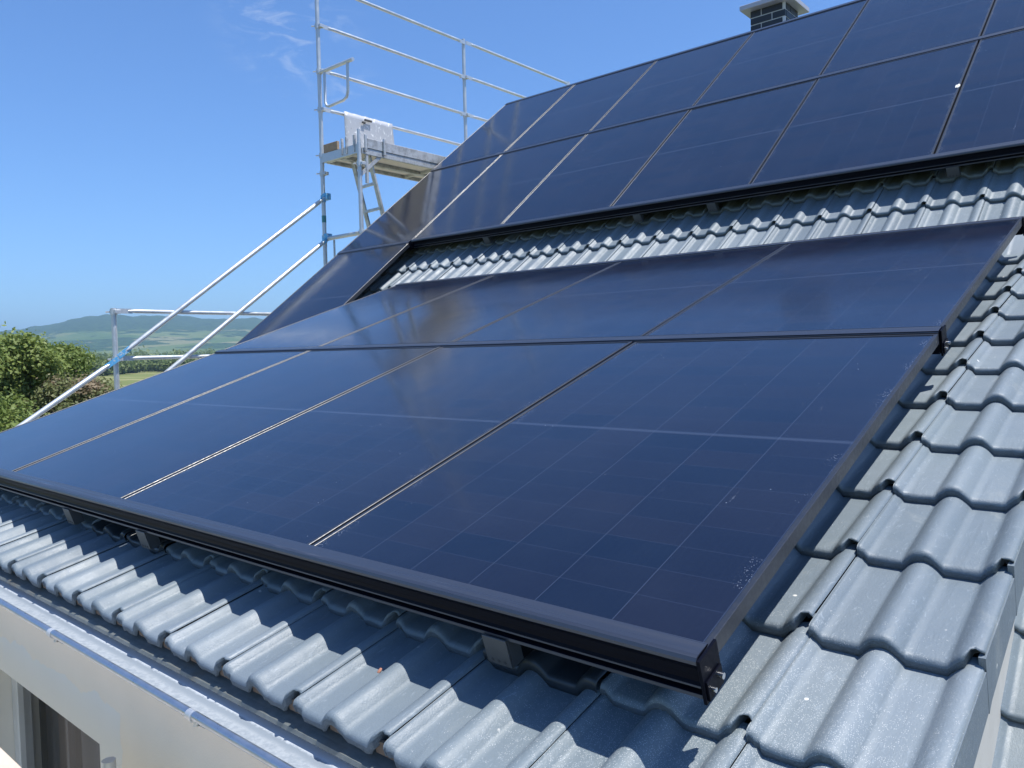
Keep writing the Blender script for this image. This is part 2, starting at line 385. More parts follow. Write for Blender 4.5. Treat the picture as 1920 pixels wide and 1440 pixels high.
# ------------------------------------------------------------------ tiled roofs
TW, TG = .300, .309           # cover width, gauge
RH = .0295
def roll_h(u):
    z = np.zeros_like(u)
    for c in (-.016, .134, .284, .434):
        t = np.clip(np.abs(u - c) / .0405, 0, 1); z = np.maximum(z, (1 - t ** 2.2) ** 1.2)
    return z * RH
def tile_field(cells, nu=1.0):
    """cells: list of (x_left, y_front, special). Returns verts, faces, tint, material index"""
    us = np.array([0, .0016, .003, .008, .014, .019, .024, .040, .06, .088, .0935, .099, .106, .113, .120, .127, .134, .141, .148, .155, .162, .169, .1745, .19, .215, .236, .2435, .250, .257, .264, .271, .278, .285, .2925, .2975, .2995])
    gro = np.zeros(len(us)); gro[:2] = -.0055; gro[2:4] = -.0022; gro[-1] = -.004
    base = roll_h(us) + gro
    nose = [(.006, -.031, 1), (.0, -.027, 1), (-.0005, -.011, 1), (.0022, -.0055, 0), (.0072, -.0016, 0), (.015, 0, 0), (.12, 0, 0), (.345, 0, 0)]
    nv = len(nose); NU = len(us)
    V = []; F = []; T = []; MI = []
    q = np.array([(j * NU + i, j * NU + i + 1, (j + 1) * NU + i + 1, (j + 1) * NU + i) for j in range(nv - 1) for i in range(NU - 1)])
    mi = np.array([1 if j < 2 else 0 for j in range(nv - 1) for i in range(NU - 1)])
    for k, (x, y, sp) in enumerate(cells):
        dz = RNG.normal(0, .0009); dy = RNG.normal(0, .0022); dx = RNG.normal(0, .0008)
        jag = np.zeros(NU); und = np.zeros(NU)
        if not sp:
            jag[-5:] = .009 + RNG.uniform(0, .009) + RNG.uniform(-.003, .003, 5); und[-5:] = .03
            jag[2:6] = RNG.uniform(0, .006, 4)
        rough = RNG.normal(0, .0008, (nv, NU))
        P = np.zeros((nv, NU, 3))
        for j, (v, z, e) in enumerate(nose):
            jj = (jag + (und if j < 3 else und * .25 if j == 3 else 0)) if j < 6 else 0
            P[j, :, 0] = x + us + dx
            P[j, :, 1] = y + v + jj + dy + (rough[j] if j < 4 and not sp else 0)
            P[j, :, 2] = -.145 - RH + base + z - .026 * (v / TG) + dz + (rough[j] * .6 if j < 3 and not sp else 0)
        if sp: P[:, :, 2] += .004; P[:, :, 1] -= .006
        V.append(P.reshape(-1, 3)); F.append(q + k * nv * NU); T.append(np.full(nv * NU, RNG.uniform(0, 1)))
        MI.append(np.where(sp, 2, mi))
    return np.concatenate(V), np.concatenate(F), np.concatenate(T), np.concatenate(MI)
def tile_obj(name, cells, parent, frame):
    V, F, T, MI = tile_field(cells)
    me = bpy.data.meshes.new(name); me.from_pydata(V.tolist(), [], F.tolist())
    me.polygons.foreach_set('use_smooth', np.ones(len(F), bool)); 
    a = me.attributes.new('tint', 'FLOAT', 'POINT'); a.data.foreach_set('value', T.astype(np.float32))
    o = link(name, me, [M_TILE, M_TEDGE, M_TMETAL], parent, frame)
    me.polygons.foreach_set('material_index', MI.astype(np.int32)); me.update()
    return o
J0 = -.555
house = thing('house', 'house with slate grey tiled roof, shed dormer and grey rendered front wall', 'house', Matrix.Translation((0, 0, 0)))
metal_cells = {(-1, 0), (0, 0), (-7, 0), (-8, 0), (-6, 0)}
cells = []
for k in range(-14, 3):
    for r in range(-1, 12):
        x = J0 + TW * k; y = .015 + TG * r
        cells.append((x, y, (k, r) in {(0, 0), (-7, 0), (-6, 0)}))
D_X0, D_X1 = J0 - 14 * TW, J0 + 3 * TW
tile_obj('dormer_roof', cells, house, FD)
cells = []
for k in range(-19, 13):
    x = J0 + TW * k
    for r in range(-17, 12):
        s = -.285 + TG * r
        if x > D_X0 - .1 and x < .0 and s < -.95: continue
        if s > 3.75 - .2: continue
        cells.append((x, s, False))
tile_obj('main_roof', cells, house, FM)
# verge flaps of the dormer (right side, one per course) and under-deck
def flap(x0, x1, y, frame):
    z0 = -.1555; tl = .026
    P = [(x0, y + .012, z0), (x0, y + .319, z0 - tl), (x0, y + .319, z0 - tl - .085), (x0, y + .040, z0 - .110), (x0, y + .014, z0 - .118)]
    MB().prism(P, (x1 - x0, 0, 0)).build('verge_flap', M_TILE, house, frame)
ML = J0 - 19 * TW
for r in range(-1, 12):
    flap(D_X1 - .010, D_X1 + .0015, .015 + TG * r, FD); flap(D_X0 - .004, D_X0 + .010, .015 + TG * r, FD)
for r in range(-17, 12): flap(ML - .004, ML + .010, -.285 + TG * r, FM)
# boards under the tiles so no light leaks through
ub = MB(); ub.box((D_X0 + .03, -.24, -.31), (D_X1 - .03, 3.5, -.245)); ub.build('roof_boarding', M_DARK, house, FD)
ub = MB(); ub.box((ML + .03, -.95, -.31), (3.3, 3.55, -.245)); ub.box((.32, -5.5, -.31), (3.3, -.953, -.245)); ub.box((ML + .03, -5.5, -.31), (D_X0, -.953, -.245))
ub.build('roof_boarding', M_DARK, house, FM)
# ridge and back slope
RY, RZ = 6.95, 3.66
rb = MB()
for k in range(24):
    x0 = ML + k * .41; rr = .105
    arc = [(x0, RY + rr * math.cos(a), RZ - .02 + rr * math.sin(a)) for a in np.linspace(0, math.pi, 11)]
    arc2 = [(x0 + .43, RY + (rr - .012) * math.cos(a), RZ - .03 + (rr - .012) * math.sin(a)) for a in np.linspace(0, math.pi, 11)]
    rb.add(arc + arc2, [(i, i + 1, 12 + i, 11 + i) for i in range(10)], True)
rb.build('ridge', M_TILE, house)
bs = MB(); bs.prism([(ML, RY, RZ), (ML, RY + 6, RZ - 4.67), (ML, RY + 6, RZ - 4.8), (ML, RY, RZ - .15)], (9.6, 0, 0)); bs.build('back_roof', M_TILE, house)

# walls
WX0, WX1, WZ0, WZ1 = -3.50, -2.13, -1.95, -.775
wb = MB()
Yf, Yb = -.15, .10
wb.box((-4.6, Yf, -6), (WX0, Yb, -.285)); wb.box((WX1, Yf, -6), (.2, Yb, -.285))
wb.box((WX0, Yf, WZ1), (WX1, Yb, -.285)); wb.box((WX0, Yf, -6), (WX1, Yb, WZ0))
wb.build('dormer_wall', M_WALL, house)
ck = MB()
ck.prism([(.06, Yb + .003, -3), (.06, 3.6, -3), (.06, 3.6, .86), (.06, Yb + .003, -.225)], (.14, 0, 0))
ck.build('dormer_cheek', M_CHEEK, house)
ck = MB(); ck.prism([(-4.6, Yb + .003, -3), (-4.6, 3.6, -3), (-4.6, 3.6, .86), (-4.6, Yb + .003, -.225)], (.12, 0, 0)); ck.build('dormer_cheek', M_CHEEK, house)
for xa in (-6.2, 3.0): gw = MB(); gw.prism([(xa, .5, -6), (xa, 12.5, -6), (xa, 12.5, -1.0), (xa, RY, RZ - .35), (xa, .5, -1.40)], (.25, 0, 0)); gw.build('gable_wall', M_CHEEK, house)
lw = MB(); lw.box((-5.95, .45, -6), (-4.603, .7, -1.55)); lw.build('eaves_wall', M_WALL, house); lw = MB(); lw.box((.203, .45, -6), (3.0, .7, -1.55)); lw.build('eaves_wall', M_WALL, house)
# window
win = MB(); fy0, fy1 = -.01, .05
win.box((WX0 + .002, fy0, WZ0), (WX0 + .075, fy1, WZ1 - .002), .004); win.box((WX1 - .03, fy0, WZ0), (WX1 - .002, fy1, WZ1 - .002), .004)
win.box((WX0 + .076, fy0, WZ1 - .03), (WX1 - .031, fy1, WZ1 - .002), .004); win.box((WX0 + .076, fy0, WZ0), (WX1 - .031, fy1, WZ0 + .07), .004)
wf = win.build('window', M_WFRAME, house)
MB().box((WX0 + .076, .015, WZ0 + .071), (WX1 - .031, .027, WZ1 - .031)).build('pane', M_GLASS, wf)
cb = MB(); n = 120
xs = np.linspace(WX0 + .02, WX1 - .25, n); zt = WZ1 + .1
yy = .17 + .035 * np.sin(xs * 23 + 1.1 * np.sin(xs * 7)) + .012 * np.sin(xs * 61)
def curtain(x0, x1, ph):
    xs = np.linspace(x0, x1, 50); yy = .16 + .03 * np.sin(xs * 26 + ph) + .012 * np.sin(xs * 63 + ph)
    vs = [(x, y, z) for z in (WZ0 - .1, zt) for x, y in zip(xs, yy)]
    cb.add(vs, [(i, i + 1, 51 + i, 50 + i) for i in range(49)], True)
curtain(-4.0, -3.70, 0); curtain(-3.62, -3.42, 1.0); curtain(-3.33, -3.21, .4); curtain(-3.10, -2.92, 2); curtain(-2.68, -2.56, .7)
cb.build('curtain', M_CURT, wf)
rm = MB()
rm.box((-4.45, .105, -2.45), (-4.40, 1.25, -.34)); rm.box((-.25, .105, -2.45), (-.20, 1.25, -.34)); rm.box((-4.399, 1.2, -2.399), (-.251, 1.25, -.391))
rm.box((-4.399, .105, -2.45), (-.251, 1.25, -2.40)); rm.box((-4.399, .105, -.39), (-.251, 1.25, -.34)); rm.build('room_wall', M_DARK, wf)
rw = MB(); rw.box((-6.2, 12.3, -6), (3.25, 12.55, -.7)); rw.build('rear_wall', M_CHEEK, house)

# gutter
GX0, GX1 = -4.95, .25
gy, gz, gr, gv = -.261, -.285, .085, .053
gb = MB()
ang = np.linspace(math.radians(-8), math.radians(-180), 22)
prof = [(gy + gr * math.cos(a), gz + gv * math.sin(a)) for a in ang]
inn = [(gy + (gr - .003) * math.cos(a), gz + (gv - .003) * math.sin(a)) for a in ang[::-1]]
gb.extrude_x(prof + inn, GX0, GX1, True)
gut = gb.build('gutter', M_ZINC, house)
bd = MB(); bd.tube([(GX0, gy - gr - .008, gz + .002), (GX1, gy - gr - .008, gz + .002)], .0105, 14); bd.build('bead', M_BEAD, gut)
dr = MB(); dr.extrude_x([(-.150, -.270), (-.212, -.298), (-.229, -.303), (-.232, -.312), (-.229, -.312), (-.226, -.306), (-.210, -.302), (-.150, -.274)], GX0, GX1); dr.build('drip_sheet', M_DRIP, gut)
M_FILL = plain('terracotta_filler', (.18, .125, .085), .9, var=.4, sc=40)
for k in range(-14, 3):
    for uc in (.134, .284):
        xc = J0 + TW * k + uc
        P = [(xc + .034 * math.cos(a), -.283, -.204 + .036 * math.sin(a)) for a in np.linspace(0, math.pi, 9)]
        MB().prism(P, (0, .006, 0)).build('eave_filler', M_FILL, house, FD)
for bx in (-.24, -1.07, -1.90, -2.73, -3.56, -4.4):
    b = MB(); pts = []
    for a in np.linspace(math.radians(-150), math.radians(-60), 9): pts.append((bx, gy + (gr + .004) * math.cos(a), gz + (gv + .004) * math.sin(a)))
    for p0, p1 in zip(pts, pts[1:]): b.flat(p0, p1, .004, .025)
    b.tube([(bx - .002 + .0, gy - gr - .008, gz - .0), (bx + .022, gy - gr - .008, gz + .0)], .0128, 12)
    b.tube([(bx + .005, gy - gr + .004, gz - .015), (bx + .005, gy - gr + .002, gz - .030)], .006, 8)
    b.build('gutter_bracket', M_GALV, gut)

# chimney (part of the house) with cap
cx0, cx1, cy0, cy1, ct = -3.21, -2.81, 7.60, 8.00, 4.31
cb = MB(); cb.box((cx0 + .004, cy0 + .004, 2.6), (cx1 - .004, cy1 - .004, ct)); chim = cb.build('chimney', M_MORTAR, house)
bk = MB(); bh, bj = .068, .013
for r in range(12):
    zt = ct - .004 - r * (bh + bj); zb = zt - bh
    off = 0 if r % 2 else -.125
    x = cx0 + off
    while x < cx1:
        a, b = max(x, cx0) + (bj / 2 if x > cx0 else 0), min(x + .25, cx1) - (bj / 2 if x + .25 < cx1 else 0)
        if b - a > .02:
            bk.box((a, cy0 - .003, zb), (b, cy0 + .02, zt)); bk.box((a, cy1 - .02, zb), (b, cy1 + .003, zt))
        x += .25
    y = cy0 + (.0 if r % 2 else -.125) + .023
    while y < cy1 - .02:
        a, b = max(y, cy0 + .023) + (bj / 2), min(y + .25, cy1 - .023) - bj / 2
        if b - a > .02:
            bk.box((cx0 - .003, a, zb), (cx0 + .02, b, zt)); bk.box((cx1 - .02, a, zb), (cx1 + .003, b, zt))
        y += .25
bk.build('brickwork', M_BRICK, chim)
cp = MB(); cp.box((cx0 - .09, cy0 - .10, ct + .002), (cx1 + .09, cy1 + .10, ct + .055), .004); cp.box((cx0 + .1, cy0 + .1, ct + .056), (cx1 - .1, cy1 - .1, ct + .16)); cp.build('chimney_cap', M_CAP, chim)

# ------------------------------------------------------------------ solar panels
FRT = .035; LIP = .011; OV = .0008
fb = MB()
fb.box((-OV, 0, -FRT), (LIP, PH, 0), .0012); fb.box((PW - LIP, 0, -FRT), (PW + OV, PH, 0), .0012)
fb.box((LIP + .0002, 0, -FRT), (PW - LIP - .0002, LIP, -.0003), .001); fb.box((LIP + .0002, PH - LIP, -FRT), (PW - LIP - .0002, PH, -.0003), .001)
me_frame = None
gb2 = MB(); gb2.box((LIP - .002, LIP - .002, -.008), (PW - LIP + .002, PH - LIP + .002, -.0022))
st = MB(); st.box((PW - .125, .0035, .0001), (PW - .035, .0088, .0006))
def make_panel():
    r = thing('solar_panel', 'x', 'solar panel')
    fb.build('frame', M_FRAME, r); gb2.build('cell_glass', M_CELL, r); st.build('barcode_sticker', M_STICK, r)
    return r
proto = [None]
def panel(frame, x, y, label, group, tweak=(0, 0)):
    if proto[0] is None: r = proto[0] = make_panel()
    else: r = copy_tree(proto[0])
    jz = random.uniform(-.0012, .0012)
    r.matrix_basis = frame @ Matrix.Translation((x, y, jz)) @ Matrix.Rotation(random.uniform(-.0016, .0016), 4, 'X') @ Matrix.Rotation(random.uniform(-.0016, .0016), 4, 'Y')
    r['label'] = label; r['group'] = group; return r
nth = ['rightmost, its long edge beside the bare tiles', 'second from the bare tile edge', 'third from the bare tile edge', 'leftmost, at the outer end by the trees']
GD = 'solar panels on the dormer roof'
for i in range(4): panel(FD, -(i + 1) * PW - i * GU, 0, 'front row solar panel above the gutter, ' + nth[i], GD)
nth2 = ['rightmost, holding the dark chimney reflection', 'second from the right end', 'third from right, with streaky brown reflections', 'leftmost, beside the dark tile gap']
for i in range(4): panel(FD, -(i + 1) * PW - i * GU, PH + GV, 'second row solar panel below the bare tile strip, ' + nth2[i], GD)
GM = 'solar panels on the steep main roof'
nm = ['first, at the sloping left edge by the scaffold', 'second from the left edge', 'third from the left edge', 'fourth from the left edge', 'fifth, with bird dropping on its right edge', 'sixth, cut off by the right side of the photo']
nm2 = ['first, at the sloping left edge by the deck', 'second from the left edge', 'third, left of the chimney', 'fourth, right below the chimney', 'fifth, just right of the chimney', 'sixth, cut off in the top right corner']
for i in range(6): panel(FM, MX + i * (PW + GU), 0, 'steep roof solar panel, lower row, ' + nm[i], GM)
for i in range(6): panel(FM, MX + i * (PW + GU), PH + GV, 'topmost row solar panel, ' + nm2[i], GM)
panel(FM, MX, -PH - GV, 'lone solar panel below the steep array, left of the bare tile strip', GM)

# droppings on the seam of the fifth panel, and one flake of orange leaf lying on a tile
drp = [o for o in COL.objects if o.get('label', '').endswith('bird dropping on its right edge')][0]
def blob(name, mtl, pts, parent, h=.002):
    n = len(pts); cx = sum(p[0] for p in pts) / n; cy = sum(p[1] for p in pts) / n; z = pts[0][2]
    MB().add(list(pts) + [(cx, cy, z + h)], [(i, (i + 1) % n, n) for i in range(n)], True).build(name, mtl, parent)
M_DROP = plain('white_dropping', (.72, .72, .68), .8)
rr_ = random.Random(3)
blob('bird_dropping', M_DROP, [(PW - .012 + .016 * rr_.uniform(.6, 1.2) * math.cos(a), .97 + .030 * rr_.uniform(.6, 1.3) * math.sin(a), .0004) for a in np.linspace(0, 6.283, 15)[:-1]], drp, .004)
lf = thing('leaf_flake', 'tiny orange leaf flake lying on a sunlit tile below the front rail', 'leaf', FD @ Matrix.Translation((-.779, -.114, -.1895)))
blob('flake', plain('orange_leaf', (.42, .19, .12), .8), [(.005 * math.cos(a), .008 * math.sin(a) * (1 + .3 * math.cos(2 * a)), .003 + .003 * math.sin(a)) for a in np.linspace(0, 6.283, 11)[:-1]], lf, .003)

# ------------------------------------------------------------------ mounting rails
RAILP = [(.020, .0035), (-.016, .0030), (-.0235, -.001), (-.0255, -.008), (-.020, -.014), (-.0165, -.024), (-.0170, -.036), (-.0195, -.046), (-.0235, -.051), (-.0235, -.0545), (-.014, -.0565), (-.014, -.066), (-.0235, -.0685), (-.0235, -.0755), (.020, -.0755), (.020, -.040), (.002, -.0385), (-.004, -.030), (-.004, -.0005), (.020, .0012)]
def rail(frame, x0, x1, y, label, hooks, plate_right=True, gap=False, prof=RAILP):
    r = thing('mounting_rail', label, 'mounting rail', frame @ Matrix.Translation((x1, y, 0)), 'black rails carrying the solar panels')
    L = x1 - x0
    MB().extrude_x(prof, -L, 0).build('rail_profile', M_RAIL, r)
    yl = prof[3][0]; MB().extrude_x([(.0205, .0040), (-.014, .0056), (yl + .004, .0042), (yl - .0006, -.001), (yl - .0010, -.0075), (yl + .0016, -.0075), (yl + .003, -.002), (.0205, .0028)], -L, -.0005).build('rail_lip', M_LIP, r)
    if prof is RAILP:
        MB().extrude_x([(-.0232, -.0507), (-.0245, -.0507), (-.0245, -.0547), (-.0232, -.0547)], -L, -.0008).build('rail_edge', M_LIP, r)
        MB().extrude_x([(-.0232, -.0683), (-.0245, -.0683), (-.0245, -.0757), (-.0232, -.0757)], -L, -.0008).build('rail_edge', M_LIP, r)
    if plate_right:
        e = MB(); e.box((.0025, -.030, -.082), (.0085, .036, .004), .001); e.box((.0088, -.024, -.078), (.0125, .031, -.040), .001); pl = e.build('end_plate', M_RAIL, r)
        b = MB(); b.tube([(.0126, .016, -.052), (.022, .016, -.052)], .0058, 10); b.build('bolt', M_BOLT, pl)
        b = MB(); b.tube([(.0126, -.010, -.062), (.019, -.010, -.062)], .0045, 10); b.build('bolt', M_BOLT, pl)
    for hx in hooks:
        h = MB(); a = hx - x1; w = .066
        h.box((a, -.031, -.140), (a + w, -.0265, -.074), .0008)
        h.box((a + .010, -.0262, -.142), (a + .0155, .008, -.0758)); h.box((a + w - .009, -.0262, -.142), (a + w, .008, -.0758))
        h.box((a + .016, .004, -.142), (a + w - .0095, .008, -.0758))
        k = h.build('roof_hook', M_BRKT, r)
        d = MB()
        for t in (.016, .033, .050): d.tube([(a + t, -.0312, -.130), (a + t, -.0318, -.130)], .0038, 8)
        d.build('hole', M_DARK, k)
    return r
ML_, MR_ = MX, MX + 6 * PW + 5 * GU
DL = -4 * PW - 3 * GU
rail(FD, DL, 0, -.0005, 'black front rail holding the lower edge of the panels above the gutter', [-.50, -2.12, -2.775])
def gaprail(frame, x0, x1, y, label, plate):
    P = [(.026, .0035), (-.012, .0045), (-.030, .003), (-.0315, -.004), (-.028, -.012), (-.027, -.030), (-.030, -.034), (-.0315, -.050), (-.030, -.0755), (.026, -.0755), (.0265, -.0385), (.006, -.0375), (.006, -.0005), (.026, .0015)]
    return rail(frame, x0, x1, y, label, [], plate, prof=P)
gaprail(FD, DL, 0, PH + GV - .022, 'black middle rail in the gap between the two dormer panel rows', True)
gaprail(FD, DL, 0, 2 * PH + GV + .026, 'thin black rail along the upper edge of the dormer panels below the bare tiles', True)
rail(FM, MX + PW + GU, MR_, -.0005, 'long black rail under the steep array above the bare tile strip', [-4.22, -2.64, -2.02, -.48], False)
gaprail(FM, MX, MR_, PH + GV - .022, 'black rail in the gap between the two steep roof panel rows', False)
gaprail(FM, MX, MR_, 2 * PH + GV + .026, 'black rail along the topmost edge of the panels against the sky', False)
gaprail(FM, MX, MX + PW, -GV / 2 + .006, 'short black rail above the lone panel at the left edge', False)

# ------------------------------------------------------------------ gable scaffold
sc = thing('scaffold', 'tall galvanised tube scaffold with raised deck, ladder and stair handrails at the gable end', 'scaffold', Matrix.Translation((-7.1, 4.45, -6)))
IS = Matrix.Translation((7.1, -4.45, 6))
XO, XI = -7.1, -6.41; YA, YB, YD, YE = 2.01, 4.45, 6.90, 9.36
rt = .0242
def sb(name, mb, m_): return mb.build(name, m_, sc, IS)
def standard(x, y, z1, spigot=False):
    b = MB(); b.tube([(x, y, -6), (x, y, z1)], rt, 14)
    if spigot: b.tube([(x, y, z1 + .001), (x, y, z1 + .14)], .019, 12)
    for z in np.arange(-4.2, z1 - .1, 2.0): b.tube([(x, y, z - .03), (x, y, z + .03)], .027, 14)
    return sb('standard', b, M_GALV)
standard(XO, YA, .985); standard(XO, YB, 5.4); standard(XO, YD, 4.86); standard(XO, YE, 4.86)
standard(XI, YB, 2.86, True); standard(XI, YD, 2.4); standard(XI, YE, 2.4)
def rail_tube(a, b, r=.0195, blue=False):
    a = Vector(a); b = Vector(b); t = (b - a).normalized(); L = (b - a).length
    mb = MB(); mb.tube([a + t * .09, a + t * .16, b - t * .16, b - t * .09], [.010, r, r, .010], 12)
    g = sb('guard_rail', mb, M_GALV)
    for p, s in ((a, 1), (b, -1)):
        e = MB(); e.flat(p - t * s * .012, p + t * s * .13, .046, .009); e.build('flattened_end', M_BLUE if blue else M_GALV, g)
    return g
o_ = -.034
for y0, y1, zs in ((YB, YD, (4.80, 4.325, 3.81, 3.365)), (YD, YE, (4.81, 4.335, 3.81, 3.365)), (YA, YB, (.958, .508))):
    for z in zs: rail_tube((XO - o_, y0 + .03, z), (XO - o_, y1 - .01, z))
rail_tube((XO + .06, YB + .02, 2.36), (XO + .06, YA + .01, .53), .0245, True)
rail_tube((XO + .06, YA - .01, .50), (XO + .06, .30, -.64), .0245, True)
rail_tube((XO + .06, YB + .02, 1.87), (XO + .06, YA + .01, .02), .0245, True)
# couplers
for (x, y, zs) in ((XO, YB, (4.32, 3.80, 3.36, 2.83, 2.62)), (XO, YD, (4.33, 3.81, 3.365)), (XO, YA, (.95, .50)), (XI, YB, (2.62, 1.86))):
    for z in zs:
        b = MB(); b.tube([(x, y, z - .028), (x, y, z + .028)], .033, 12); b.box((x + .015, y - .012, z - .018), (x + .062, y + .045, z + .018), .003); b.tube([(x - .02, y - .03, z), (x - .05, y - .05, z)], .008, 8)
        sb('coupler', b, M_GALV)
for z in (1.87, 2.34):
    b = MB(); b.tube([(XO, YB, z - .05), (XO, YB, z + .03)], .031, 12); b.box((XO + .01, YB - .025, z - .03), (XO + .085, YB + .05, z + .045), .006); sb('coupler', b, M_BLUE)
b = MB(); b.tube([(XO, YB, 2.05), (XO, YB, 2.13)], .0262, 14); sb('paint_band', b, plain('teal_paint', (.06, .22, .22), .5))
# end guard frame at the near end of the deck
b = MB(); b.tube([(XO, YB + .0, 3.785), (-6.47, YB - .0, 3.785)], .021, 12)
b.tube([(-7.0, YB, 3.775), (-7.0, YB, 3.42), (-6.975, YB, 3.38), (-6.93, YB, 3.365), (-6.66, YB, 3.375), (-6.60, YB, 3.40), (-6.575, YB, 3.46), (-6.57, YB, 3.775)], .0165, 10)
sb('end_guard_frame', b, M_GALV)
# deck
for j, (x0, x1) in enumerate(((XO + .04, -6.775), (-6.765, XI + .02))):
    for (y0, y1) in ((YB + .03, YD - .02), (YD + .02, YE - .02)):
        if j == 1 and y0 < 5:
            y0 = YB + .03
        b = MB(); b.box((x0 + .03, y0 + .02, 2.776), (x1 - .03, y1 - .02, 2.800)); dk = sb('deck_board', b, M_PLY)
        f = MB(); f.box((x0, y0, 2.735), (x0 + .028, y1, 2.805), .003); f.box((x1 - .028, y0, 2.735), (x1, y1, 2.805), .003)
        for yy in np.linspace(y0, y1 - .03, 3): f.box((x0 + .0285, yy, 2.740), (x1 - .0285, yy + .03, 2.7755))
        f.build('deck_frame', M_ALU, dk)
b = MB(); b.flat((XO + .02, YB, 2.79), (XI, YB, 2.79), .10, .035); sb('deck_transom', b, M_GALV); b = MB(); b.flat((XO + .02, YD, 2.72), (XI, YD, 2.72), .05, .05); sb('deck_transom', b, M_GALV)
b = MB(); b.box((XI - .002, YB + .10, 2.806), (XI + .028, YD + .2, 2.915), .003); sb('toe_board', b, M_ALU)
b = MB(); b.box((XO + .06, YB - .02, 2.845), (-6.78, YB + .015, 2.94), .003); sb('toe_board', b, M_WOOD)
for (x, y) in ((-6.62, YB - .02), (-6.70, YB - .02), (XI + .03, YB + .33), (XI + .03, YB + .06), (-6.48, YB - .02)):
    b = MB(); b.box((x, y - .012, 2.76), (x + .022, y + .016, 2.945), .002); sb('toe_board_clip', b, M_ALU)
# upright hatch plate behind the opening
vs = []; nx, nz = 14, 10
for k in range(nz + 1):
    for i in range(nx + 1):
        a = i / nx; c = k / nz; bulge = .006 * math.sin(a * 5.1) * math.sin(c * 3.0)
        edge = .003 * (math.sin(i * 2.3) if k in (0, nz) else 0)
        vs.append((XO + .075 + bulge, 4.735 + .75 * a + .05 * (1 - c) * (a + .3), 2.84 + .55 * c + edge - .012 * (1 - c)))
fs = [(k * (nx + 1) + i, k * (nx + 1) + i + 1, (k + 1) * (nx + 1) + i + 1, (k + 1) * (nx + 1) + i) for k in range(nz) for i in range(nx)]
n0 = len(vs); vs += [(x - .004, y, z) for x, y, z in vs]; fs += [tuple(q + n0 for q in f[::-1]) for f in fs]
rim = [i for i in range(nx + 1)] + [k * (nx + 1) + nx for k in range(1, nz + 1)] + [nz * (nx + 1) + i for i in range(nx - 1, -1, -1)] + [k * (nx + 1) for k in range(nz - 1, 0, -1)]
fs += [(rim[i], rim[(i + 1) % len(rim)], rim[(i + 1) % len(rim)] + n0, rim[i] + n0) for i in range(len(rim))]
hp = MB().add(vs, fs, True); ho = sb('hatch_plate', hp, M_PLATE)
hh = MB(); hh.box((XO + .092, 5.02, 3.33), (XO + .112, 5.13, 3.352), .003); hh.box((XO + .092, 4.98, 3.295), (XO + .112, 5.03, 3.315), .003); hh.build('handle_slot', M_DARK, ho)
# ladder
lb = MB(); a0, a1 = Vector((-6.80, 4.66, 2.76)), Vector((-6.80, 5.16, 1.0)); w0 = Vector((.33, -.03, 0))
lb.flat(a0, a1, .055, .022); lb.flat(a0 + w0, a1 + w0, .055, .022); lad = sb('ladder', lb, M_ALU)
for t in np.arange(.02, 1.0, .155):
    c = a0.lerp(a1, t); MB().flat(c, c + w0, .028, .03).build('rung', M_ALU, lad)
b = MB(); b.flat((XI, YB + .01, 2.50), (XI, YB + .36, 2.80), .04, .02); b.flat((XI, YB + .10, 2.42), (XI, YB + .10, 2.79), .03, .03); sb('brace', b, M_ALU)
# lower landing: transom with little post, stairs and lower decks
b = MB(); b.tube([(XO, YB, 1.855), (XI + .05, YB, 1.855)], .0242, 12); sb('transom', b, M_GALV)
b = MB(); b.tube([(-7.0, YB + .06, .3), (-7.0, YB + .06, 1.84)], .012, 10); sb('transom_post', b, M_GALV)
for (y0, y1, z) in ((YA + .03, YB - .02, -1.2),):
    b = MB(); b.box((XO + .04, y0, z - .05), (XI + .02, y1, z), .003); sb('deck_board', b, M_PLY)

# ------------------------------------------------------------------ the photographer's walkway below the gutter
wk = thing('walkway', 'sunlit speckled beige scaffold boards below the gutter with one grey tube end', 'scaffold walkway', Matrix.Translation((-1.5, -.8, -6)))
IW = Matrix.Translation((1.5, .8, 6))
b = MB(); b.box((-4.3, -1.12, -.655), (1.6, -.475, -.60), .004); b.build('deck_board', M_DECK, wk, IW)
for x in (-1.735, -4.1):
    b = MB(); b.tube([(x, -.275 - .0, -6), (x, -.275, -.80)], .0242, 14); b.tube([(x, -.275, -.799), (x, -.275, -.645)], .019, 16); b.build('tube_post', M_GALV, wk, IW)
    b = MB(); b.tube([(x, -1.165, -6), (x, -1.165, -.9)], .0242, 12); b.build('tube_post', M_GALV, wk, IW)
    b = MB(); b.tube([(x, -.275, -.70 - .02), (x, -1.165, -.72)], .0242, 12); b.build('transom', M_GALV, wk, IW)

# ------------------------------------------------------------------ ground, hill, vegetation
def _ground(n, p):
    o = n.pos(); f = n.noise(o, .02, 5, .6); g = n.noise(o, .9, 5, .7); st = n.noise(n.scale(o, (.015, .11, 0)), 1, 3)
    c = n.mix(f, (.12, .16, .045), (.24, .24, .09)); c = n.mix(n.ramp(st, .5, .56), c, (.30, .28, .13)); c = n.mix(n.math('MULTIPLY', g, .4), c, (.07, .10, .03))
    near = n.ramp(n.vmath('DISTANCE', o, (-5.0, 3.0, -6.0)), 16, 13)  # unseen pale ground disc round the house, added to bounce light upward
    c = n.mix(near, c, n.mix(n.noise(o, 30, 4), (.46, .42, .36), (.62, .57, .50)))
    p(base=c, rough=.95, spec=.1)
M_GROUND = mat('meadow', _ground)
gm = MB(); na = 96; rs = [0, 12, 30, 60, 120, 250, 500, 900, 1500, 2500, 4000, 6500, 10000, 15000]
vs = [(0, 0, -6)]; fs = []
for r in rs[1:]:
    for k in range(na): vs.append((r * math.cos(2 * math.pi * k / na), r * math.sin(2 * math.pi * k / na), -6))
for k in range(na): fs.append((0, 1 + k, 1 + (k + 1) % na))
